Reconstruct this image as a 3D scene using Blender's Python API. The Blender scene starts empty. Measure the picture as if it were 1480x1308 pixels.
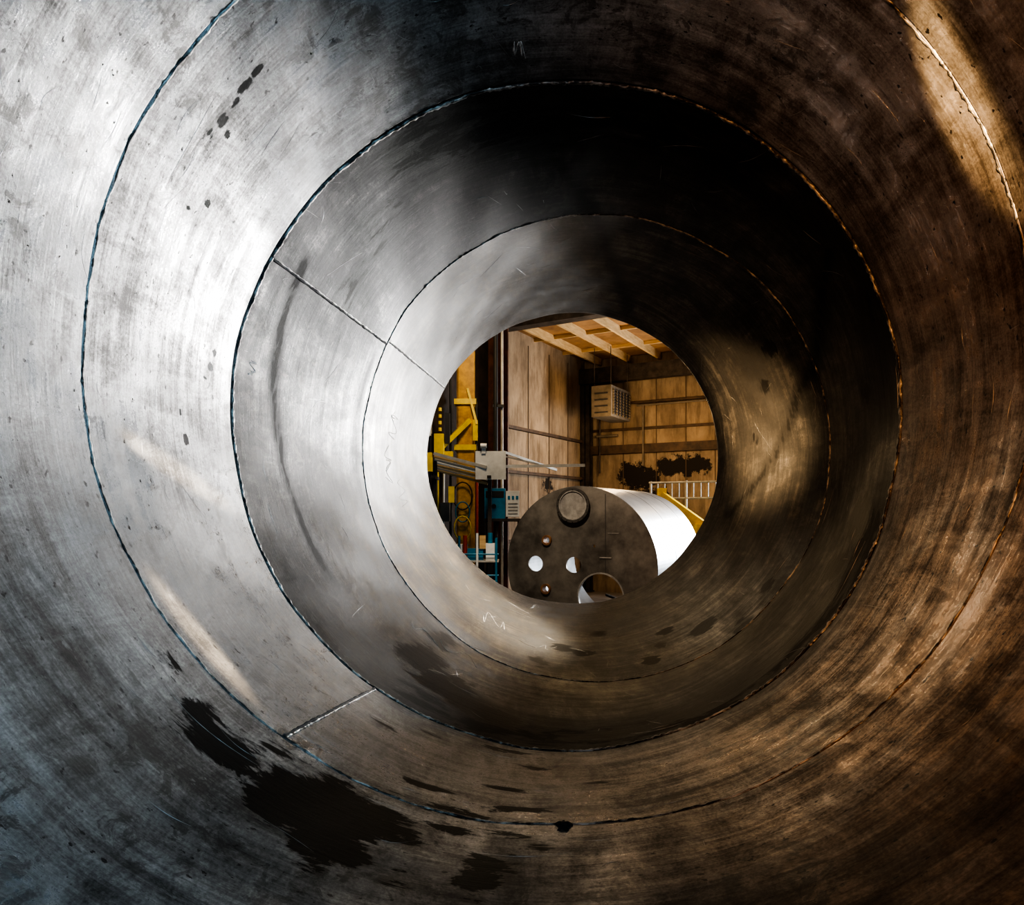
import bpy, math, random
import numpy as np
from mathutils import Vector, Matrix
random.seed(4)
sc=bpy.context.scene
FL=-2.5
ROT=Matrix.Rotation(math.radians(30),4,'Z')   # shop walls end up square to the world axes
# ------------------------------------------------------------ helpers
def link(o,parent=None):
    sc.collection.objects.link(o)
    if parent: o.parent=parent
    return o
def empty(name):
    e=bpy.data.objects.new(name,None); link(e); e.empty_display_size=.2; return e
def nn(nt,t,**k):
    n=nt.nodes.new(t)
    for a,b in k.items(): setattr(n,a,b)
    return n
def ramp(nt,src,stops):
    r=nn(nt,'ShaderNodeValToRGB'); e=r.color_ramp.elements
    while len(e)<len(stops): e.new(.5)
    for i,(p,c) in enumerate(stops):
        e[i].position=p; e[i].color=(*c,1) if len(c)==3 else c
    nt.links.new(src,r.inputs[0]); return r.outputs[0]
def noise(nt,vec,scale,detail=6,rough=.6,dist=0):
    n=nn(nt,'ShaderNodeTexNoise'); n.inputs['Scale'].default_value=scale
    n.inputs['Detail'].default_value=detail; n.inputs['Roughness'].default_value=rough
    n.inputs['Distortion'].default_value=dist
    nt.links.new(vec,n.inputs['Vector']); return n.outputs['Fac']
def mapping(nt,vec,scale,rot=(0,0,0),loc=(0,0,0)):
    m=nn(nt,'ShaderNodeMapping'); m.inputs['Scale'].default_value=scale; m.inputs['Rotation'].default_value=rot; m.inputs['Location'].default_value=loc
    nt.links.new(vec,m.inputs['Vector']); return m.outputs[0]
def math_(nt,op,a,b=None,c=None,clamp=False):
    m=nn(nt,'ShaderNodeMath',operation=op); m.use_clamp=clamp
    for i,v in enumerate((a,b,c)):
        if v is None: continue
        if isinstance(v,(int,float)): m.inputs[i].default_value=v
        else: nt.links.new(v,m.inputs[i])
    return m.outputs[0]
def mixc(nt,f,a,b,mode='MIX'):
    m=nn(nt,'ShaderNodeMix',data_type='RGBA',blend_type=mode)
    for s,v in ((0,f),(6,a),(7,b)):
        if isinstance(v,(int,float)): m.inputs[s].default_value=v
        elif isinstance(v,tuple): m.inputs[s].default_value=(*v,1)
        else: nt.links.new(v,m.inputs[s])
    return m.outputs[2]
def mat(name,c1,c2=None,scale=4,rough=.6,metal=0,mscale=(1,1,1),bump=.0,lo=.35,hi=.65,emit=0):
    m=bpy.data.materials.new(name); m.use_nodes=True; nt=m.node_tree
    b=nt.nodes['Principled BSDF']; b.inputs['Roughness'].default_value=rough; b.inputs['Metallic'].default_value=metal
    c2=c2 or tuple(x*.7 for x in c1)
    tc=nn(nt,'ShaderNodeTexCoord').outputs['Object']
    v=mapping(nt,tc,mscale)
    n=noise(nt,v,scale,8,.65)
    nt.links.new(ramp(nt,n,[(lo,c2),(hi,c1)]),b.inputs['Base Color'])
    if bump:
        bp=nn(nt,'ShaderNodeBump'); bp.inputs['Strength'].default_value=bump; bp.inputs['Distance'].default_value=.02
        nt.links.new(n,bp.inputs['Height']); nt.links.new(bp.outputs[0],b.inputs['Normal'])
    return m
class MB:
    def __init__(s): s.v=[];s.f=[];s.m=[];s.mats=[];s.sm=[]
    def mi(s,m):
        if m not in s.mats: s.mats.append(m)
        return s.mats.index(m)
    def add(s,vs,fs,m,smooth=False):
        o=len(s.v); s.v+= [tuple(v) for v in vs]; i=s.mi(m)
        for f in fs: s.f.append(tuple(o+k for k in f)); s.m.append(i); s.sm.append(smooth)
    def box(s,x0,x1,y0,y1,z0,z1,m,T=None):
        vs=[(x,y,z) for z in(z0,z1) for y in(y0,y1) for x in(x0,x1)]
        if T: vs=[T(*v) for v in vs]
        s.add(vs,[(0,2,3,1),(4,5,7,6),(0,1,5,4),(2,6,7,3),(0,4,6,2),(1,3,7,5)],m)
    def beam(s,p,q,w,h,m,up=(0,0,1)):
        p=Vector(p);q=Vector(q);d=(q-p).normalized();u=Vector(up)
        if abs(d.dot(u))>.95:u=Vector((0,1,0))
        r=d.cross(u).normalized()*w/2;u=r.cross(d).normalized()*h/2
        vs=[e+a*r+b*u for e in(p,q) for a,b in((-1,-1),(1,-1),(1,1),(-1,1))]
        s.add(vs,[(3,2,1,0),(4,5,6,7),(0,1,5,4),(1,2,6,5),(2,3,7,6),(3,0,4,7)],m)
    def cyl(s,p,q,r,m,n=20,r2=None,cap=True):
        p=Vector(p);q=Vector(q);d=(q-p).normalized();u=Vector((0,0,1)) if abs(d.z)<.9 else Vector((0,1,0))
        a=d.cross(u).normalized();b=a.cross(d); r2=r if r2 is None else r2
        vs=[p+(a*math.cos(t)+b*math.sin(t))*r for t in [2*math.pi*i/n for i in range(n)]]
        vs+=[q+(a*math.cos(t)+b*math.sin(t))*r2 for t in [2*math.pi*i/n for i in range(n)]]
        s.add(vs,[(i,(i+1)%n,n+(i+1)%n,n+i) for i in range(n)],m,True)
        if cap: s.add(vs,[tuple(range(n))[::-1],tuple(range(n,2*n))],m)
    def obj(s,name,parent=None,bevel=0):
        me=bpy.data.meshes.new(name); me.from_pydata(s.v,[],s.f)
        for m in s.mats: me.materials.append(m)
        me.polygons.foreach_set('material_index',s.m); me.polygons.foreach_set('use_smooth',s.sm); me.update()
        if not (parent and parent.get('keep')): me.transform(ROT)
        o=bpy.data.objects.new(name,me); link(o,parent)
        if bevel:
            b=o.modifiers.new('bevel','BEVEL'); b.width=bevel; b.segments=2; b.limit_method='ANGLE'
        return o
# shop frame: a = along back wall, b = along side wall (negative toward camera)
CX,CY=2.31,22.0; CA=math.cos(math.radians(30)); SA=.5
def T(a,b,z): return (CX+a*CA+b*SA, CY-a*SA+b*CA, z)

# ------------------------------------------------------------ big tank
tank=empty('steel_tank'); tank['keep']=1
ks=[(-1.3,-.19,.62),(2.174,.152,.511),(3.106,.248,.435),(4.44,.54,.41),(7.14,.628,.557)]
KY=np.array([k[0] for k in ks]);KX=np.array([k[1] for k in ks]);KZ=np.array([k[2] for k in ks])
def ctr(y): return np.interp(y,KY,KX),np.interp(y,KY,KZ)
def rad(th,y):
    r=1.5+.004*np.sin(3*th+1.7*y)+.0035*np.sin(7*th-2.3*y+1)+.0022*np.sin(11*th+4.1*y)+.0012*np.sin(23*th-7*y)
    return r
def radg(th,y):   # with grooves at the course joints
    r=rad(th,y)
    r=r+np.where((y>3.0855)&(y<3.1005),.035,0)
    r=r+np.where((y>2.1655)&(y<2.1705),.010,0)+np.where((y>4.4300)&(y<4.4365),.006,0)
    return r
def tp(thd,y,off=0.):
    th=math.radians(thd); cx,cz=ctr(y); r=float(rad(th,y))-off
    return (float(cx)+r*math.cos(th), y, float(cz)+r*math.sin(th))
NT=540
ys=sorted(set([round(v,4) for v in np.linspace(-1.3,7.14,330)]+[round(v,4) for v in np.linspace(2.3,3.05,60)]+[2.160,2.165,2.166,2.17,2.171,2.176,3.080,3.085,3.086,3.1,3.101,3.106,4.426,4.4295,4.4305,4.436,4.437,4.442]))
ys=np.array(ys); th=np.linspace(0,2*math.pi,NT,endpoint=False)
Y,TH=np.meshgrid(ys,th,indexing='ij')
X0,Z0=ctr(Y); RR=radg(TH,Y)
P=np.stack([X0+RR*np.cos(TH),Y,Z0+RR*np.sin(TH)],-1).reshape(-1,3)
ni=len(P); yo=[-1.3,2.2,3.09,4.44,7.14]
PO=[]
for y in yo:
    cx,cz=ctr(y)
    for t in th: PO.append((cx+1.55*math.cos(t),y,cz+1.55*math.sin(t)))
V=np.concatenate([P,np.array(PO)])
i=np.arange(len(ys)-1)[:,None]*NT; j=np.arange(NT)[None,:]; j2=(j+1)%NT
F=np.stack([i+j,i+NT+j,i+NT+j2,i+j2],-1).reshape(-1,4)
i=ni+np.arange(len(yo)-1)[:,None]*NT
F2=np.stack([i+j,i+j2,i+NT+j2,i+NT+j],-1).reshape(-1,4)
jj=np.arange(NT);k2=(jj+1)%NT
E1=np.stack([jj,k2,ni+k2,ni+jj],-1)
lo=(len(ys)-1)*NT;lo2=ni+(len(yo)-1)*NT
E2=np.stack([lo+jj,lo2+jj,lo2+k2,lo+k2],-1)
faces=np.concatenate([F,F2,E1,E2])
me=bpy.data.meshes.new('shell'); me.from_pydata(V.tolist(),[],faces.tolist())
me.polygons.foreach_set('use_smooth',[True]*(len(F)+len(F2))+[False]*(2*NT)); me.update()
def dth(a): return (np.degrees(TH)-a+180)%360-180
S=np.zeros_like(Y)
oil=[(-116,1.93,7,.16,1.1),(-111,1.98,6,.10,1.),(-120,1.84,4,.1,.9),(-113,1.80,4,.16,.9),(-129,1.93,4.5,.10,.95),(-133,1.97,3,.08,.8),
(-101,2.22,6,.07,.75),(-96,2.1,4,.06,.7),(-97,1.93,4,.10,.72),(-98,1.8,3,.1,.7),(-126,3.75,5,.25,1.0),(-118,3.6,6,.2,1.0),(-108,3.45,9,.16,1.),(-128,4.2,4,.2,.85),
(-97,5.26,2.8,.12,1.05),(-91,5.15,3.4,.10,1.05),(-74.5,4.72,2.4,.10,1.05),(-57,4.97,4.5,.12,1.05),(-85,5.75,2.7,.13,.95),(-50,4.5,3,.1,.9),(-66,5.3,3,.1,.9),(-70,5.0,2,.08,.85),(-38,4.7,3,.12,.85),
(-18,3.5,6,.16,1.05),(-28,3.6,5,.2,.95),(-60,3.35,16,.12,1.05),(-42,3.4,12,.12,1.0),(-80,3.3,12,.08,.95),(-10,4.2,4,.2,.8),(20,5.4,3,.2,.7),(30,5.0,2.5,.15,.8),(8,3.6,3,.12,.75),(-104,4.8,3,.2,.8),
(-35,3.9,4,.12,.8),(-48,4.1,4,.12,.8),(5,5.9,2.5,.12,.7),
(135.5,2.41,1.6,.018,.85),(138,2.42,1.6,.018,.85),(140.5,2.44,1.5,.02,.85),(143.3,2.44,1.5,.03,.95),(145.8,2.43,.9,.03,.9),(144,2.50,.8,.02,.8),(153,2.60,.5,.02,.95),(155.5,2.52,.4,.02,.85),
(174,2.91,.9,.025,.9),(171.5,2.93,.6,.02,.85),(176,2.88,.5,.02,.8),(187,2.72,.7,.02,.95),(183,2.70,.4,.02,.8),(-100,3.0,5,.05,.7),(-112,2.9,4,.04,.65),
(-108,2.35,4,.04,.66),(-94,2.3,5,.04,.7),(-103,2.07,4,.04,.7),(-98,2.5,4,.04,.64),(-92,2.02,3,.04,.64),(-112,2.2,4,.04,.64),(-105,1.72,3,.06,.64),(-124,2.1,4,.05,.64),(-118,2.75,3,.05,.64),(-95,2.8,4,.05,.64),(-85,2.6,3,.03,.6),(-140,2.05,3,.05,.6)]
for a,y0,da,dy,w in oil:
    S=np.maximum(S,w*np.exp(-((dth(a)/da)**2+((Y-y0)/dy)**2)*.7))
B=np.zeros_like(Y)  # dark bands: some are stains, some are shade painted in
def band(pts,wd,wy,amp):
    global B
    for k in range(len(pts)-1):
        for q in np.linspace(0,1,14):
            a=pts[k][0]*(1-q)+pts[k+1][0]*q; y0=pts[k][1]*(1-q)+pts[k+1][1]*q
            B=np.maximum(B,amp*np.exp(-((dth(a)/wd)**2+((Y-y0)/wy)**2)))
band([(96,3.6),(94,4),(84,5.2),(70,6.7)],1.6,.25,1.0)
band([(34,3.4),(32,3.67),(16,4.8),(-4,5.6),(-21,6.4)],2.2,.16,1.3)  # reflected stripe, painted in as a dark band
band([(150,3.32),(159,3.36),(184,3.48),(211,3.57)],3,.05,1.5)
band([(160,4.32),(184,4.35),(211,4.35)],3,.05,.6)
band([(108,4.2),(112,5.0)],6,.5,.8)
band([(60,3.35),(90,3.4),(120,3.3)],14,.45,1.3)  # shading along the inner top, painted dark
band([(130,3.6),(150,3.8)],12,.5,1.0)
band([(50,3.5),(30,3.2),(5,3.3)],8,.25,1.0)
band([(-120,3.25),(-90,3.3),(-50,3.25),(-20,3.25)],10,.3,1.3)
band([(-140,1.75),(-150,1.7)],14,.3,.8)  # shade of the lower-left corner, painted dark
band([(-120,1.7),(-95,1.7)],10,.3,.7)  # shade along the near bottom, put into the colour
band([(-75,1.5),(-20,1.4)],12,.35,.8)  # lower-right shade painted into the shell colour
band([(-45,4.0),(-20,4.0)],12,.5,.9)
U=np.exp(-(dth(-35)/62)**2)*np.clip((3.3-Y)/.4,0.25,1)   # brown shade painted on the lower right to tone down bounce light
for nm,A in (('stain',S),('stain_shade',B),('brown_tint',U)):
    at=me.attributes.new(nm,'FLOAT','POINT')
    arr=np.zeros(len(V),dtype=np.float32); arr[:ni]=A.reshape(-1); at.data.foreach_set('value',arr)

def steel_mat():
    m=bpy.data.materials.new('mill_scale_steel'); m.use_nodes=True; nt=m.node_tree; L=nt.links.new
    b=nt.nodes['Principled BSDF']
    tc=nn(nt,'ShaderNodeTexCoord').outputs['Object']
    st=noise(nt,mapping(nt,tc,(.8,9,.8)),1.5,11,.68,.0)     # rolling streaks around the shell
    st2=noise(nt,mapping(nt,tc,(2.5,60,2.5)),1.5,6,.7)
    bl=noise(nt,mapping(nt,tc,(1,1.3,1),loc=(3,1,2)),1.9,12,.72,.3)
    bl2=noise(nt,mapping(nt,tc,(1.6,.5,1.6)),5,12,.75,.5)
    fl=noise(nt,tc,9,12,.75,.6)
    fine=noise(nt,tc,110,4,.7)
    sep=nn(nt,'ShaderNodeSeparateXYZ'); L(tc,sep.inputs[0])
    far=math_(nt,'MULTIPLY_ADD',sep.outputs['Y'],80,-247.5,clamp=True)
    v=math_(nt,'ADD',math_(nt,'MULTIPLY',st,.24),math_(nt,'MULTIPLY',bl,.24))
    v=math_(nt,'ADD',v,math_(nt,'MULTIPLY',st2,.12)); v=math_(nt,'ADD',v,math_(nt,'MULTIPLY',fine,.14)); v=math_(nt,'ADD',v,math_(nt,'MULTIPLY',bl2,.26))
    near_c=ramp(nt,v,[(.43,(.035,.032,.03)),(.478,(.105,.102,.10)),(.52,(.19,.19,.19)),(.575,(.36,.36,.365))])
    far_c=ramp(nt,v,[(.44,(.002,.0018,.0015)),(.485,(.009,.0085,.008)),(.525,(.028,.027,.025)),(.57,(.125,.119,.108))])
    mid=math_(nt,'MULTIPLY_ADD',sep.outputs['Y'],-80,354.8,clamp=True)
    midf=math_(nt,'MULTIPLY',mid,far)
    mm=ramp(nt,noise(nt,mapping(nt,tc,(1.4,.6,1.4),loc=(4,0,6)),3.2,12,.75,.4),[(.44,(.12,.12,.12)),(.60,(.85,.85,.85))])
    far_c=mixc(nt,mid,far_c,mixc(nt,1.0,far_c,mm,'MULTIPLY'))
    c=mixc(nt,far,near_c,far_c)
    tint=nn(nt,'ShaderNodeAttribute',attribute_name='brown_tint').outputs['Fac']
    tint_n=noise(nt,mapping(nt,tc,(1,2,1),loc=(9,2,4)),2.5,10,.7,.2)
    tint_f=math_(nt,'MULTIPLY',tint,math_(nt,'MULTIPLY_ADD',tint_n,1.6,.1,clamp=True),clamp=True)
    c=mixc(nt,tint_f,c,mixc(nt,1.0,c,(.58,.36,.20),'MULTIPLY'))  # brown multiply: shade put into the steel colour
    flm=ramp(nt,fl,[(.53,(0,0,0)),(.57,(1,1,1))])
    fl2=ramp(nt,noise(nt,mapping(nt,tc,(1,2,1),loc=(7,3,1)),16,10,.75,.2),[(.60,(0,0,0)),(.64,(1,1,1))])
    zone=ramp(nt,noise(nt,mapping(nt,tc,(1,1,1),loc=(1,5,9)),1.1,3,.5),[(.45,(.15,)*3),(.60,(.75,)*3)])
    c=mixc(nt,math_(nt,'MULTIPLY',flm,zone),c,(.035,.032,.028))
    c=mixc(nt,math_(nt,'MULTIPLY',math_(nt,'MULTIPLY',fl2,math_(nt,'MULTIPLY_ADD',tint,-.8,1,clamp=True)),math_(nt,'MULTIPLY_ADD',far,-.28,.35)),c,(.40,.40,.40))
    pit=ramp(nt,noise(nt,mapping(nt,tc,(1,1.4,1),loc=(2,2,8)),30,3,.5),[(.67,(0,0,0)),(.70,(1,1,1))])
    c=mixc(nt,pit,c,(.01,.009,.008))
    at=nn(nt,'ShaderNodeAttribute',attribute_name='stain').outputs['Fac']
    ab=nn(nt,'ShaderNodeAttribute',attribute_name='stain_shade').outputs['Fac']
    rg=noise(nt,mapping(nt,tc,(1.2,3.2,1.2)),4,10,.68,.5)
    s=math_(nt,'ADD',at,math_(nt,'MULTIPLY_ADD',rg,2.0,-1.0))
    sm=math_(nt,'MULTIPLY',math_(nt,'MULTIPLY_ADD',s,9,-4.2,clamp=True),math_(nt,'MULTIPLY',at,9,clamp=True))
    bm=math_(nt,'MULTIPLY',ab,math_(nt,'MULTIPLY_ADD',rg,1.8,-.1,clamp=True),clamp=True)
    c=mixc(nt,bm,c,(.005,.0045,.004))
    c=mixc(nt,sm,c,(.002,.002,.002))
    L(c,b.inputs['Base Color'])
    met=math_(nt,'MULTIPLY_ADD',sm,-.6,.6)
    met=math_(nt,'MULTIPLY',met,math_(nt,'MULTIPLY_ADD',midf,-.5,1)); met=math_(nt,'MULTIPLY',met,math_(nt,'MULTIPLY_ADD',bm,-.6,1))
    L(met,b.inputs['Metallic'])
    sp=math_(nt,'MULTIPLY_ADD',math_(nt,'MAXIMUM',sm,math_(nt,'MAXIMUM',bm,math_(nt,'MAXIMUM',tint_f,math_(nt,'MULTIPLY',far,.9)))),-.46,.5,clamp=True); L(sp,b.inputs['Specular IOR Level'])
    r=ramp(nt,v,[(.45,(.54,)*3),(.55,(.24,)*3)])
    r=mixc(nt,far,r,mixc(nt,.4,r,(.46,.46,.46)))
    r=mixc(nt,bm,r,(.6,.6,.6))
    r=mixc(nt,sm,r,(.4,.4,.4)); L(r,b.inputs['Roughness'])
    h=math_(nt,'ADD',math_(nt,'MULTIPLY',st,.3),math_(nt,'MULTIPLY',fl,.35)); h=math_(nt,'ADD',h,math_(nt,'MULTIPLY',st2,.14))
    bp=nn(nt,'ShaderNodeBump'); bp.inputs['Strength'].default_value=.38; bp.inputs['Distance'].default_value=.012
    L(h,bp.inputs['Height']); L(bp.outputs[0],b.inputs['Normal'])
    return m
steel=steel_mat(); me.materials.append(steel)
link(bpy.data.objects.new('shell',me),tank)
weld=mat('weld_bead',(.34,.33,.31),(.010,.009,.009),scale=12,rough=.5,metal=.5,lo=.46,hi=.60)
chalk=mat('chalk',(.5,.48,.45),(.15,.145,.135),scale=30,rough=.9)
def ring(y,rb,name,off=0):
    vs=[];fs=[];n=1100;m=6
    for k in range(n):
        t=2*math.pi*k/n; cx,cz=ctr(y)
        w=rb*(1+.3*math.sin(k*1.3)+.4*random.uniform(-1,1)); R=float(rad(t,y))+off
        yy=y+.003*math.sin(k*.21)+.002*math.sin(k*.57)
        for q in range(m):
            p=2*math.pi*q/m; r=R-w*.5*math.cos(p)
            vs.append((float(cx)+r*math.cos(t),yy+w*math.sin(p)*1.1,float(cz)+r*math.sin(t)))
    for k in range(n):
        for q in range(m): fs.append((k*m+q,k*m+(q+1)%m,((k+1)%n)*m+(q+1)%m,((k+1)%n)*m+q))
    b=MB(); b.add(vs,fs,weld,True); b.obj(name,tank)
ring(2.176,.005,'weld_ring_1'); ring(3.108,.0085,'weld_ring_2'); ring(4.443,.008,'weld_ring_3')
def tubeline(pts,r,m,name,jit=.3,sub=20,off=0.):
    pp=[]
    for k in range(len(pts)-1):
        for q in range(sub):
            f=q/sub; pp.append(tp(pts[k][0]*(1-f)+pts[k+1][0]*f,pts[k][1]*(1-f)+pts[k+1][1]*f,off))
    pp.append(tp(*pts[-1],off))
    cu=bpy.data.curves.new(name,'CURVE'); cu.dimensions='3D'; cu.bevel_depth=r; cu.bevel_resolution=1
    s=cu.splines.new('POLY'); s.points.add(len(pp)-1)
    for k,p in enumerate(pp):
        s.points[k].co=(*p,1); s.points[k].radius=1+random.uniform(-jit,jit)
    cu.materials.append(m); return link(bpy.data.objects.new(name,cu),tank)
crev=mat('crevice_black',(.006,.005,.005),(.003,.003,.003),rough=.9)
weldb=mat('bright_weld',(.45,.43,.40),(.02,.018,.016),scale=25,rough=.4,metal=.5,lo=.46,hi=.60)
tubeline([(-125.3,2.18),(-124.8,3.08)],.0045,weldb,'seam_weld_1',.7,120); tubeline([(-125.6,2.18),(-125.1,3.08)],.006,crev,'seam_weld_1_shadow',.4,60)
tubeline([(151.8,3.11),(153.4,4.44)],.005,weld,'seam_weld_2',.6,80); tubeline([(152.1,3.11),(153.7,4.44)],.004,crev,'seam_weld_2_edge',.5,80)
tubeline([(152.5,4.44),(151.2,7.13)],.006,weld,'seam_weld_3',.6,90); tubeline([(152.8,4.44),(151.5,7.13)],.005,crev,'seam_weld_3_edge',.5,90)
def squig(name,a,y,n,sa,sy,r=.0016):
    pts=[(a,y)]
    for k in range(n): pts.append((a+sa*(k+1)/n+random.uniform(-.3,.3)*abs(sa), y+sy*((k%2)*2-1)*random.uniform(.4,1)))
    q=[]
    for k in range(len(pts)-1):
        p0=pts[max(k-1,0)];p1=pts[k];p2=pts[k+1];p3=pts[min(k+2,len(pts)-1)]
        for t in (0,.2,.4,.6,.8):
            q.append(tuple(.5*(2*p1[i]+(p2[i]-p0[i])*t+(2*p0[i]-5*p1[i]+4*p2[i]-p3[i])*t*t+(3*p1[i]-p0[i]-3*p2[i]+p3[i])*t**3) for i in(0,1)))
    q.append(pts[-1]); tubeline(q,r,chalk,name,.5,3)
squig('chalk_mark_1',97,2.22,8,2.2,.03,.0022); squig('chalk_mark_2',98.5,2.9,6,-1.5,.05,.002)
squig('chalk_mark_3',172,3.24,7,-2,.03,.0022); squig('chalk_mark_4',178,5.2,9,10,.15,.003); squig('chalk_mark_5',168,5.3,8,8,.2,.003)
squig('chalk_mark_6',-128,4.2,3,9,.1,.0015); squig('chalk_mark_7',-110,5.2,4,10,.12,.0016); squig('chalk_mark_8',-135,4.1,3,9,.08,.0013)
squig('chalk_mark_9',-122,5.4,5,9,.2,.0018); squig('chalk_mark_10',188,5.6,6,9,.2,.002)
# long fine scratches
cu=bpy.data.curves.new('scratches','CURVE'); cu.dimensions='3D'; cu.bevel_depth=.0006; cu.bevel_resolution=0
rs=random.Random(9)
for k in range(420):
    a=rs.uniform(0,360); y=rs.uniform(1.5,6.8) if k%3 else rs.uniform(1.6,3.0); da=rs.gauss(0,5); dy=rs.gauss(0,.05)*(y/2)
    cv=rs.uniform(-.03,.03); sp_=cu.splines.new('POLY'); sp_.points.add(12)
    for q in range(13):
        f=q/12; p=tp(a+da*f,max(1.0,min(7.0,y+dy*f+cv*math.sin(f*3.14))))
        sp_.points[q].co=(*p,1); sp_.points[q].radius=(.3+math.sin(f*3.1416))*rs.uniform(.6,1.3)*(1 if y<3.1 else 1.5)
cu.materials.append(mat('scratch_metal',(.34,.34,.34),(.10,.10,.10),scale=20,rough=.4,metal=.8)); link(bpy.data.objects.new('scratches',cu),tank)
# lump of slag: one irregular flattened blob
b=MB(); vs=[];fs=[];n=14
for k in range(n):
    t=2*math.pi*k/n; rr=.018*(1+.45*math.sin(2.3*k)+.25*math.cos(5.1*k)); p=tp(-89.6+rr*math.cos(t)*38*1.3,2.155+rr*math.sin(t)*1.6); vs.append(p)
for k in range(n):
    t=2*math.pi*k/n; rr=.009*(1+.4*math.sin(2.3*k)); p=tp(-89.6+rr*math.cos(t)*38*1.3,2.155+rr*math.sin(t)*1.6,.014); vs.append(p)
fs=[(k,(k+1)%n,n+(k+1)%n,n+k) for k in range(n)]+[tuple(range(n,2*n))]
b.add(vs,fs,crev,True); b.obj('weld_slag',tank)
dark_steel=mat('dark_steel',(.09,.07,.06),(.03,.025,.02),rough=.6,metal=.4)
b=MB()
for y in(-.6,5.6):
    cx,cz=map(float,ctr(y)); n=24
    for s in(-.12,.06):
        top=[(cx+1.545*math.cos(t),cz+1.545*math.sin(t)) for t in [math.radians(-150+120*k/n) for k in range(n+1)]]
        vs=[];
        for yy in(y+s,y+s+.06):
            vs+=[(x,yy,z) for x,z in top]+[(x,yy,FL) for x,z in top]
        M=2*(n+1); fs=[]
        for k in range(n):
            fs+=[(k,k+1,n+2+k,n+1+k),(M+k,M+n+1+k,M+n+2+k,M+k+1),(n+1+k,n+2+k,M+n+2+k,M+n+1+k),(k,M+k,M+k+1,k+1)]
        fs+=[(0,n+1,M+n+1,M),(n,M+n,M+2*n+1,2*n+1)]
        b.add(vs,fs,dark_steel)
b.obj('saddles',tank)

# ------------------------------------------------------------ second tank
t2=empty('steel_tank')
plate=mat('end_plate_steel',(.19,.175,.155),(.06,.054,.048),scale=1.8,rough=.5,metal=.25)
bright=mat('clean_steel',(.24,.245,.25),(.14,.145,.15),scale=3,rough=.38,metal=.65)
grey=mat('grey_flange',(.36,.35,.33),(.20,.19,.18),scale=8,rough=.5,metal=.3)
dgrey=mat('dull_dark',(.05,.045,.04),(.03,.027,.025),scale=8,rough=.7)
R2=1.45; ang=math.radians(27); O=Vector((1.21,12.5,-.98)); D=Vector((math.sin(ang),math.cos(ang),0)); RX=Vector((math.cos(ang),-math.sin(ang),0))
def L2(x,y,z): return tuple(O+RX*x+D*y+Vector((0,0,z)))
holes=[(-.86,.02,.145),(-.10,.02,.145),(-.62,.46,.075),(-.64,-.44,.075),(.29,.37,.028),(.42,-.54,.42),(-.08,1.10,.27)]
cu=bpy.data.curves.new('plate','CURVE'); cu.dimensions='2D'; cu.fill_mode='BOTH'; cu.extrude=.012
def circ(x,y,r,n=64):
    s=cu.splines.new('POLY'); s.points.add(n-1); s.use_cyclic_u=True
    for k in range(n): s.points[k].co=(x+r*math.cos(2*math.pi*k/n),y+r*math.sin(2*math.pi*k/n),0,1)
circ(0,0,R2-.006,160)
for x,z,r in holes: circ(x,z,r)
tmp=bpy.data.objects.new('tmp',cu); link(tmp); bpy.context.view_layer.update()
me2=bpy.data.meshes.new_from_object(tmp.evaluated_get(bpy.context.evaluated_depsgraph_get())); bpy.data.objects.remove(tmp)
me2.materials.clear(); me2.materials.append(plate)
for v in me2.vertices: v.co=Vector(L2(v.co.x,v.co.z,v.co.y))
me2.transform(ROT)
me2.name='end_plate'; link(bpy.data.objects.new('end_plate',me2),t2)
b=MB(); LEN=3.35
def cylwall(mb,x,z,r,y0,y1,m,th_=.012,n=48):
    vs=[]
    for (yy,rr) in((y0,r),(y1,r),(y1,r-th_),(y0,r-th_)):
        vs+=[L2(x+rr*math.cos(2*math.pi*k/n),yy,z+rr*math.sin(2*math.pi*k/n)) for k in range(n)]
    fs=[]
    for s in range(4):
        e=(s+1)%4
        fs+=[(s*n+k,s*n+(k+1)%n,e*n+(k+1)%n,e*n+k) for k in range(n)]
    mb.add(vs,fs,m,False)
cylwall(b,0,0,R2,0,LEN,bright,.012,140)
for y in(1.3,2.6): cylwall(b,0,0,R2+.004,y,y+.012,bright,.012,140)
b.obj('shell',t2)
b=MB()
x,z,r=holes[6]; cylwall(b,x,z,r+.0,-.12,.1,grey,.02); cylwall(b,x,z,r+.045,-.12,-.08,dgrey,.05)
vs=[L2(x+.27*math.cos(2*math.pi*k/40),-.09,z+.27*math.sin(2*math.pi*k/40)) for k in range(40)]; b.add(vs,[tuple(range(40))],grey)
for k in range(16):
    t=k*math.pi/8; b.cyl(L2(x+(r+.022)*math.cos(t),-.135,z+(r+.022)*math.sin(t)),L2(x+(r+.022)*math.cos(t),-.07,z+(r+.022)*math.sin(t)),.010,dgrey,8)
brown_tint=mat('rusty_nozzle',(.25,.12,.05),(.10,.05,.025),scale=9,rough=.7)
for (x,z,r) in (holes[2],holes[3]): cylwall(b,x,z,r+.02,-.06,.10,brown_tint,.035)
for (x,z,r) in (holes[0],holes[1]): cylwall(b,x,z,r+.012,-.015,.03,plate,.012)
x,z,r=holes[5]; cylwall(b,x,z,r+.025,-.04,.03,grey,.025)
b.box(.50,.512,-.018,0,-.10,1.3,dgrey,L2); b.box(.50,.512,-.018,0,-1.3,-1.0,dgrey,L2)
b.box(.40,.62,-.03,0,.16,.18,grey,L2); b.box(.55,.75,-.02,0,.6,.61,grey,L2)
b.beam(L2(.3,.6,-1.2),L2(.9,1.2,-.2),.05,.05,dgrey); b.beam(L2(.2,.9,-.6),L2(.8,.7,-.75),.04,.04,dgrey)
b.beam(L2(-.4,1.6,-.1),L2(.4,1.6,-.1),.16,.16,dgrey)
b.obj('fittings',t2)
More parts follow.
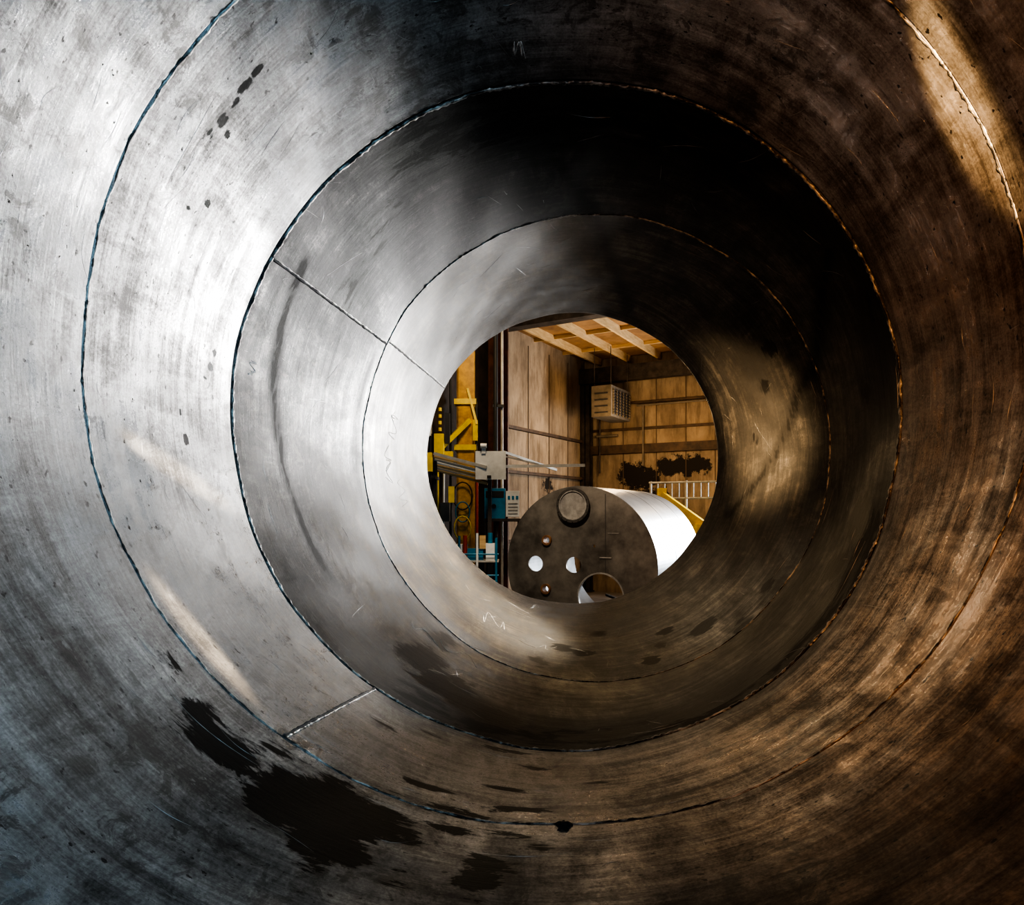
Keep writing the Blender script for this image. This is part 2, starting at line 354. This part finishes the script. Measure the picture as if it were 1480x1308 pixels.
b=MB()
for y in(.5,2.8):
    b.box(-1.1,1.1,y,y+.15,FL-O.z,-R2*.80,dark_steel,L2)
b.obj('cradle',t2)

# ------------------------------------------------------------ shop building
def RT(*a): return tuple(ROT@Vector(T(*a)))
def wallmat(name,spots):
    m=mat(name,(.40,.30,.20),(.18,.13,.085),scale=1.2,rough=.85,mscale=(1,1,.6)); nt=m.node_tree; bs=nt.nodes['Principled BSDF']
    src=bs.inputs['Base Color'].links[0].from_socket
    g=nn(nt,'ShaderNodeTexCoord').outputs['Object']
    n2=noise(nt,mapping(nt,g,(3,3,.5)),1.5,8,.7); c=mixc(nt,math_(nt,'MULTIPLY_ADD',n2,3,-1.4,clamp=True),src,(.06,.038,.022))
    rg=noise(nt,g,4,8,.7)
    for (p,r) in spots:
        vm=nn(nt,'ShaderNodeVectorMath',operation='DISTANCE'); nt.links.new(mapping(nt,g,(1,1,1.7)),vm.inputs[0]); vm.inputs[1].default_value=(p[0],p[1],p[2]*1.7)
        d=math_(nt,'ADD',vm.outputs['Value'],math_(nt,'MULTIPLY_ADD',rg,1.8,-.9))
        k=math_(nt,'MULTIPLY_ADD',d,-9,9*r,clamp=True)
        c=mixc(nt,k,c,(.012,.008,.006))
    nt.links.new(c,bs.inputs['Base Color']); return m
wm=wallmat('shop_wall_panel',[(RT(1.55,0,1.25),.5),(RT(1.85,0,1.05),.66),(RT(2.8,0,1.35),.55),(RT(3.4,0,1.35),.55),(RT(0,-2.6,.75),.35),(RT(2.3,0,.5),.5),(RT(1.2,0,.3),.4)])
seam=mat('panel_seam',(.12,.08,.05),rough=.8)
hallw=mat('hall_wall',(.07,.05,.04),(.02,.016,.013),scale=2,rough=.9)
girt=mat('girt_steel',(.10,.06,.035),(.04,.025,.015),rough=.7)
b=MB(); b.box(-.2,0,-5.3,0.2,FL,9,wm,T); b.box(-.2,0,-26,-5.3,FL,9,hallw,T)
for bb in(-1.25,-2.5,-3.75): b.box(0,.015,bb-.012,bb+.012,FL,4.5,seam,T)
b.obj('wall_left')
b=MB()
for z in(2.15,1.0,-.8): b.box(.0,.12,-5.2,-.2,z,z+.08,girt,T)
b.obj('trim_1')
b=MB(); b.box(0,5.2,0,.2,FL,9,wm,T); b.box(9.7,18,0,.2,FL,9,wm,T); b.box(5.2,9.7,0,.2,3.1,9,wm,T)
for aa in(1.3,2.35,3.25,4.1): b.box(aa-.012,aa+.012,-.015,0,FL,4.5,seam,T)
b.obj('wall_back')
b=MB()
b.box(.25,5.2,-.16,0,1.80,2.06,girt,T); b.box(.25,5.2,-.08,0,2.5,2.58,girt,T); b.box(.25,5.2,-.08,0,3.3,3.36,girt,T); b.box(.25,5.2,-.08,0,-.3,-.2,girt,T); b.box(0,14,-.45,-.15,3.98,4.44,dark_steel,T)
b.obj('trim_2')
b=MB(); b.box(18,18.2,-26,.2,FL,9,hallw,T); b.obj('wall_right')
b=MB(); b.box(-.2,18.2,-26.2,-26,FL,9,hallw,T); b.obj('wall_front')
conc=mat('concrete',(.22,.20,.18),(.12,.10,.09),scale=1.5,rough=.75,bump=.1)
b=MB(); b.box(-.2,18.2,-26.2,.2,FL-.2,FL,conc,T); b.box(5.3,9.6,.2,12,FL-.2,FL,conc,T); b.obj('floor')
wood=mat('joist_timber',(.60,.42,.21),(.42,.27,.11),scale=3,rough=.7,mscale=(1,1,6))
board=mat('ceiling_board',(.32,.17,.06),(.17,.085,.028),scale=2,rough=.8)
b=MB(); b.box(0,18,-5.3,.2,4.78,4.9,board,T); b.box(-.2,18.2,-26.2,-5.2,9,9.2,hallw,T)
b.box(0,18,-5.32,-5.2,5.0,9,hallw,T); b.obj('ceiling')
b=MB()
for k in range(16): b.box(.55+k*.95,.62+k*.95,-5.2,-.1,4.56,4.78,wood,T)
for bb in(-1.6,-3.4): b.box(0,14,bb,bb+.05,4.68,4.779,wood,T)
b.obj('ceiling_joists')
b=MB(); b.box(0,18,-5.55,-5.2,4.52,5.05,dark_steel,T); b.obj('header_beam')
def hcol(name,a,bb,w,z1,m):
    k=MB(); k.box(a-w/2,a+w/2,bb-w/2,bb-w/2+.04,FL,z1,m,T); k.box(a-w/2,a+w/2,bb+w/2-.04,bb+w/2,FL,z1,m,T); k.box(a-.02,a+.02,bb-w/2,bb+w/2,FL,z1,m,T); k.box(a-w/2-.04,a+w/2+.04,bb-w/2-.04,bb+w/2+.04,FL,FL+.04,m,T); return k.obj(name)
hcol('steel_column',.19,-.25,.28,3.95,dark_steel)
brown=mat('brown_column_paint',(.16,.065,.035),(.06,.025,.015),rough=.6)
hcol('steel_column',.3,-5.80,.36,9,brown)
yel=mat('yellow_paint',(.62,.34,.02),(.30,.15,.01),scale=5,rough=.5)
yelb=mat('bright_yellow_paint',(.85,.62,.03),(.6,.42,.02),scale=5,rough=.45)
white=mat('white_paint',(.8,.8,.78),(.6,.6,.58),rough=.5)
blue=mat('blue_paint',(.02,.20,.34),(.01,.12,.20),rough=.4)
black=mat('black_rubber',(.02,.02,.02),rough=.6)
red=mat('red_paint',(.45,.05,.02),rough=.5)
pale=mat('pale_steel',(.55,.52,.46),(.35,.32,.28),rough=.5,metal=.3)
drab=mat('drab_sheet_metal',(.20,.16,.12),(.12,.10,.07),rough=.6,metal=.1)
# jib crane
b=MB(); x,y=-1.02,15.3
b.box(x-.19,x+.19,y-.17,y-.13,FL,4.6,yel); b.box(x-.19,x+.19,y+.13,y+.17,FL,4.6,yel); b.box(x-.05,x+.05,y-.14,y+.14,FL,4.6,yel); b.box(x-.19,x-.15,y-.17,y+.17,FL,4.6,yel)
for z in(2.35,1.35): b.box(x-.24,x+.24,y-.24,y+.22,z,z+.12,yelb)
b.box(x+.17,x+.27,y-.30,y-.12,1.55,2.0,yelb)
b.beam((x+.1,y-.24,2.0),(x-.5,y-.6,1.35),.08,.1,yelb); b.box(x-.62,x-.42,y-.75,y-.5,1.15,1.65,yelb); b.box(x-.40,x-.30,y-.65,y-.5,1.45,2.1,black)
b.box(x-.78,x-.68,y-.8,y-.6,1.6,1.95,white); b.cyl((x-.55,y-.62,1.15),(x-.55,y-.62,-.6),.02,yelb,8)
b.box(x-.45,x-.25,y-.5,y-.3,1.0,1.3,yelb); b.box(x-.80,x-.66,y-.8,y-.6,.85,1.25,yelb); b.cyl((x-.3,y-.4,3.2),(x-.3,y-.4,-.9),.03,black,8)
for k in range(9): b.cyl((x-.50,y-.70,2.2-k*.14),(x-.50,y-.70,2.13-k*.14),.035,yelb,8)
b.cyl((x-.7,y-.7,1.65),(x-.7,y-.7,-1.4),.035,black,8)
b.cyl((x-.62,y-.7,.9),(x-.60,y-.7,-1.2),.025,blue,8); b.cyl((x-.42,y-.62,1.0),(x-.44,y-.62,-1.2),.02,white,8); b.box(x-.75,x-.55,y-.78,y-.6,-.5,-.1,blue); b.box(x-.5,x-.3,y-.7,y-.5,-.2,.2,drab)
# looped cables and a control pendant
for k,(c,rr) in enumerate(((black,.30),(blue,.22),(yelb,.26))):
    pp=[(x-.05+rr*math.cos(t)*.7,y-.27-.03*k,.35-.35*k+rr*math.sin(t)) for t in [i*math.pi/8 for i in range(17)]]
    for i in range(16): b.cyl(pp[i],pp[i+1],.016,c,6)
b.box(x-.34,x-.22,y-.5,y-.4,.2,.55,yelb); b.cyl((x-.28,y-.45,.55),(x-.28,y-.45,2.3),.012,black,6)
b.cyl((x+.24,y-.2,2.5),(x+.24,y-.2,-.3),.02,black,8)
b.cyl((x+.26,y-.25,1.3),(x+.26,y-.25,-1.3),.03,red,8)
b.beam((x+.05,y-.18,2.7),(x+.26,y-.3,1.9),.05,.06,yelb)
b.box(x-.24,x+.24,y-.28,y+.24,FL,FL+.05,yel)
b.obj('jib_crane')
b=MB(); b.cyl((-.36,15.2,FL),(-.36,15.2,4.9),.05,black,12); b.cyl((-.22,15.3,FL),(-.22,15.3,4.0),.03,pale,12)
b.cyl((-.36,15.2,FL),(-.36,15.2,FL+.05),.09,black,16)
for z in(2.3,.9): b.box(-.42,-.18,15.17,15.33,z,z+.06,black)
b.obj('service_pipes')
# bar stock rack
b=MB()
for px in(-1.55,-.45):
    b.box(px-.04,px+.04,13.9,14.0,FL,1.2,dark_steel); b.box(px-.04,px+.04,13.6,14.4,.66,.72,dark_steel); b.box(px-.1,px+.1,13.6,14.4,FL,FL+.05,dark_steel)
for k in range(7):
    b.beam((-1.55,13.70+.09*k,1.16-.05*k),(-.5,13.62+.09*k,.88-.05*k+.04*(k%2)),.05,.06,[pale,wood,pale,white,wood,pale,wood][k])
b.box(-.72,-.12,13.62,13.66,.64,1.2,white); b.cyl((-.62,13.60,1.3),(-.50,13.60,1.3),.05,white,10); b.box(-.60,-.52,13.6,13.68,1.15,1.32,white)
b.beam((-.2,13.7,1.20),(.95,14.8,.90),.035,.05,pale); b.beam((-.3,13.7,.90),(1.52,14.5,.98),.04,.06,white); b.beam((-.2,13.75,1.12),(.55,14.2,.98),.03,.03,pale)
b.obj('bar_stock_rack')
# welding machine
b=MB(); 
b.box(-.58,-.14,14.5,14.9,-.14,.50,blue); b.box(-.55,-.17,14.49,14.5,.30,.44,black); b.box(-.13,.15,14.5,14.85,-.10,.44,white)
for k in range(3): b.box(-.09+k*.085,-.04+k*.085,14.49,14.5,.26,.34,blue)
for k in range(4): b.box(-.08,.12,14.49,14.5,-.05+k*.07,-.02+k*.07,grey)
b.cyl((-.38,14.49,.12),(-.38,14.46,.12),.05,black,14)
b.box(-.60,.18,14.46,14.92,-.20,-.14,dark_steel)
for px in(-.56,.14):
    for py in(14.5,14.88): b.box(px-.025,px+.025,py-.025,py+.025,FL,-.20,dark_steel)
b.cyl((-.3,14.6,-.2),(-.45,14.55,-1.4),.03,black,8)
b.obj('welding_machine',bevel=.01)
b=MB()
for px,py,c in((-1.25,14.75,blue),(-.98,14.75,pale)):
    b.cyl((px,py,FL),(px,py,-.95),.11,c,20); b.cyl((px,py,-.95),(px,py,-.8),.11,c,20,.04); b.cyl((px,py,-.8),(px,py,-.68),.035,pale,12); b.cyl((px-.05,py,-.7),(px+.05,py,-.7),.02,pale,8)
b.obj('gas_cylinders')
b=MB()
for px,c,h in((-1.35,blue,-.35),(-1.0,blue,-.45),(-.66,white,-.40),(-.3,blue,-.5)): b.cyl((px,13.1,FL),(px,13.1,h),.024,c,12)
for z,c in((-.80,blue),(-1.2,blue),(-1.7,blue)): b.cyl((-1.4,13.1,z),(-.25,13.1,z),.018,c,10)
for px in(-1.35,-.3): b.cyl((px,13.5,FL),(px,13.5,-.5),.022,blue,12)
b.box(-1.4,-.25,13.08,13.52,-.95,-.92,pale); b.box(-1.2,-.95,13.2,13.5,-.92,-.62,white); b.box(-.85,-.55,13.2,13.45,-.92,-.70,blue); b.box(-.62,-.50,13.15,13.3,-.70,-.45,wood)
b.box(-1.4,-.25,13.08,13.52,-1.72,-1.69,pale); b.box(-1.1,-.7,13.2,13.5,-1.69,-1.35,white); b.box(-.5,-.3,13.2,13.4,-.92,-.6,white); b.cyl((-.9,13.3,-.92),(-.9,13.3,-.45),.04,red,12); b.cyl((-.42,13.3,-.6),(-.42,13.3,-.4),.05,blue,12)
b.obj('tool_cart')
# unit heater
b=MB()
b.box(1.1,1.7,-2.0,-.5,2.70,3.58,drab,T); b.box(1.69,1.705,-1.9,-.6,2.78,3.5,black,T)
for k in range(9): b.beam(T(1.73,-1.9,2.82+k*.08),T(1.73,-.6,2.82+k*.08),.06,.012,dark_steel)
for k in range(6): b.box(1.705,1.75,-1.9+k*.25,-1.87+k*.25,2.76,3.5,drab,T)
for k in range(4): b.box(1.2,1.6,-2.01,-2.0,2.8+k*.18,2.84+k*.18,dgrey,T)
for aa,bb in((1.15,-1.9),(1.65,-1.9),(1.15,-.6),(1.65,-.6)): b.beam(T(aa,bb,3.58),T(aa,bb,4.68),.02,.02,dark_steel)
b.obj('unit_heater')
b=MB(); b.cyl(T(1.8,-.2,3.22),T(4.4,-.2,3.22),.03,drab,10); b.cyl(T(2.0,-.2,3.22),T(2.0,-.2,1.4),.03,drab,10); b.cyl(T(.5,-.2,2.35),T(1.2,-.2,2.35),.04,drab,10); b.cyl(T(.6,-.2,1.2),T(.6,-.2,3.4),.03,dark_steel,10)
b.obj('conduit')
b=MB()
b.cyl(T(2.6,-1.4,.82),T(4.7,-1.4,.82),.03,grey,10); b.cyl(T(2.6,-1.4,.38),T(4.7,-1.4,.38),.03,grey,10)
for k in range(11): b.cyl(T(2.65+k*.2,-1.4,.38),T(2.65+k*.2,-1.4,.82),.018,grey,8)
for aa in(2.65,3.65,4.65): b.cyl(T(aa,-1.4,FL),T(aa,-1.4,.86),.035,grey,10)
b.obj('guard_rail')
b=MB()
b.beam((3.88,18.0,.42),(4.85,17.4,-.38),.2,.24,yelb); b.box(3.80,4.0,17.9,18.1,-.2,.62,yelb); b.beam((3.85,18,.1),(4.3,17.7,-1.9),.12,.14,yelb)
b.box(3.9,4.9,17.2,18.1,-2.1,-1.5,yelb); b.box(4.6,4.9,17.2,17.6,-.7,-.30,yelb); b.beam((4.75,17.4,-.5),(4.7,17.5,-1.6),.1,.1,yelb)
for px in(4.05,4.75):
    for py in(17.15,18.1): b.cyl((px,py-.06,FL+.22),(px,py+.06,FL+.22),.22,black,20)
b.beam((4.05,17.7,-2.25),(4.75,17.7,-2.25),.1,.4,yelb)
b.obj('boom_lift')
b=MB(); b.box(5.202,5.3,0,.2,FL,3,dark_steel,T); b.box(9.6,9.698,0,.2,FL,3,dark_steel,T); b.box(5.202,9.698,0,.2,3.0,3.098,dark_steel,T)
b.obj('door_1')

# ------------------------------------------------------------ lights
def place(o,loc,target=None):
    M=Matrix.Translation(loc)
    if target is not None: M=M@(Vector(target)-Vector(loc)).to_track_quat('-Z','Y').to_matrix().to_4x4()
    o.matrix_world=ROT@M; return o
def area(name,loc,target,sx,sy,power,col,spread=180):
    l=bpy.data.lights.new(name,'AREA'); l.shape='RECTANGLE'; l.size=sx; l.size_y=sy; l.energy=power; l.color=col; l.spread=math.radians(spread)
    return place(link(bpy.data.objects.new(name,l)),loc,target)
def point(name,loc,power,col,r=.2):
    l=bpy.data.lights.new(name,'POINT'); l.energy=power; l.color=col; l.shadow_soft_size=r
    return place(link(bpy.data.objects.new(name,l)),loc)
def spot(name,loc,target,deg,power,col,blend=.5,r=.05):
    l=bpy.data.lights.new(name,'SPOT'); l.energy=power; l.color=col; l.shadow_soft_size=r; l.spot_size=math.radians(deg); l.spot_blend=blend
    return place(link(bpy.data.objects.new(name,l)),loc,target)
def slit(name,loc,p1,p2,ratio,power,col):   # narrow beam of light through a gap, falling between p1 and p2
    loc=Vector(loc);p1=Vector(p1);p2=Vector(p2); a=(p1-loc).angle(p2-loc)
    z=-((p1-loc).normalized()+(p2-loc).normalized()).normalized()
    x=(p2-p1); x=(x-z*x.dot(z)).normalized(); y=z.cross(x)
    l=bpy.data.lights.new(name,'SPOT'); l.energy=power; l.color=col; l.shadow_soft_size=.015; l.spot_size=a*1.15; l.spot_blend=1.0
    o=link(bpy.data.objects.new(name,l)); M=Matrix((x,y*ratio,z)).transposed().to_4x4()
    o.matrix_world=ROT@Matrix.Translation(loc)@M
area('door_daylight',T(7.45,.3,.4),T(7.45,-5,.4),3.8,3.2,1300,(.86,.93,1))
area('glare_fill',T(6.64,-.3,.9),tp(152,2.6),1.4,1.1,620,(1,.97,.94),60)  # added unseen source, aimed to strengthen the upper-left highlight
point('warm_lamp_annex',T(2.6,-2.9,2.2),175,(1,.70,.38),.3)
point('warm_lamp_annex_far',T(5.5,-3.2,2.0),100,(1,.68,.36),.3)
point('hall_fill',(-.5,12.3,3.8),320,(1,.78,.52),.4)  # added fill without a fixture, brightens the crane corner
spot('fill_spot',(0,8.4,3.3),(1.1,12.5,-.9),46,900,(1,.82,.62),.6,.15)  # added spot to brighten the second tank's end plate
spot('fill_spot',(-.3,9.3,2.8),tp(-122,5.9),16,9000,(1,.84,.62),.8,.1)  # added spot for the highlight on the inner bottom
spot('fill_spot',(-1.2,9.0,1.2),tp(12,6.0),24,2800,(1,.66,.34),1.0,.1)  # added spot for the gold patch on the inner right
spot('cool_fill_rear',(1.1,-2.3,1.1),(-1.4,1.6,.9),70,1150,(.36,.73,1),.8,.4)  # added unseen fill, tints the left wall cool
spot('warm_fill_rear',(-1.3,-2.3,.9),(1.75,2.6,1.0),50,1150,(1,.44,.14),1.0,.3)  # added unseen fill, warms the right wall
spot('warm_fill_rear',(-1.2,-2.3,.3),(1.7,3.0,.3),42,900,(1,.42,.13),1.0,.3)  # second added fill, turns the right wall more orange
slit('warm_beam',(-1.0,-2.3,.6),tp(46,2.05),tp(15,2.12),.13,26000,(1,.62,.28))
slit('sun_beam',(.9,-2.3,1.6),tp(188.5,2.32),tp(197,3.0),.24,32000,(1,.82,.60))
slit('sun_beam',(.9,-2.3,1.6),tp(207,2.23),tp(229,2.24),.10,26000,(1,.78,.52))
w=bpy.data.worlds.new('world'); sc.world=w; w.use_nodes=True
w.node_tree.nodes['Background'].inputs[0].default_value=(.55,.7,1,1); w.node_tree.nodes['Background'].inputs[1].default_value=.6
tank.matrix_world=ROT

cam=bpy.data.cameras.new('camera'); co=bpy.data.objects.new('camera',cam); link(co)
co.matrix_world=ROT@Matrix.Rotation(math.radians(90),4,'X')
cam.sensor_width=36; cam.lens=36*1000/1480; cam.shift_y=86/1480; cam.clip_start=.02
sc.camera=co
try: sc.view_settings.look='AgX - High Contrast'
except Exception as e: print(e)
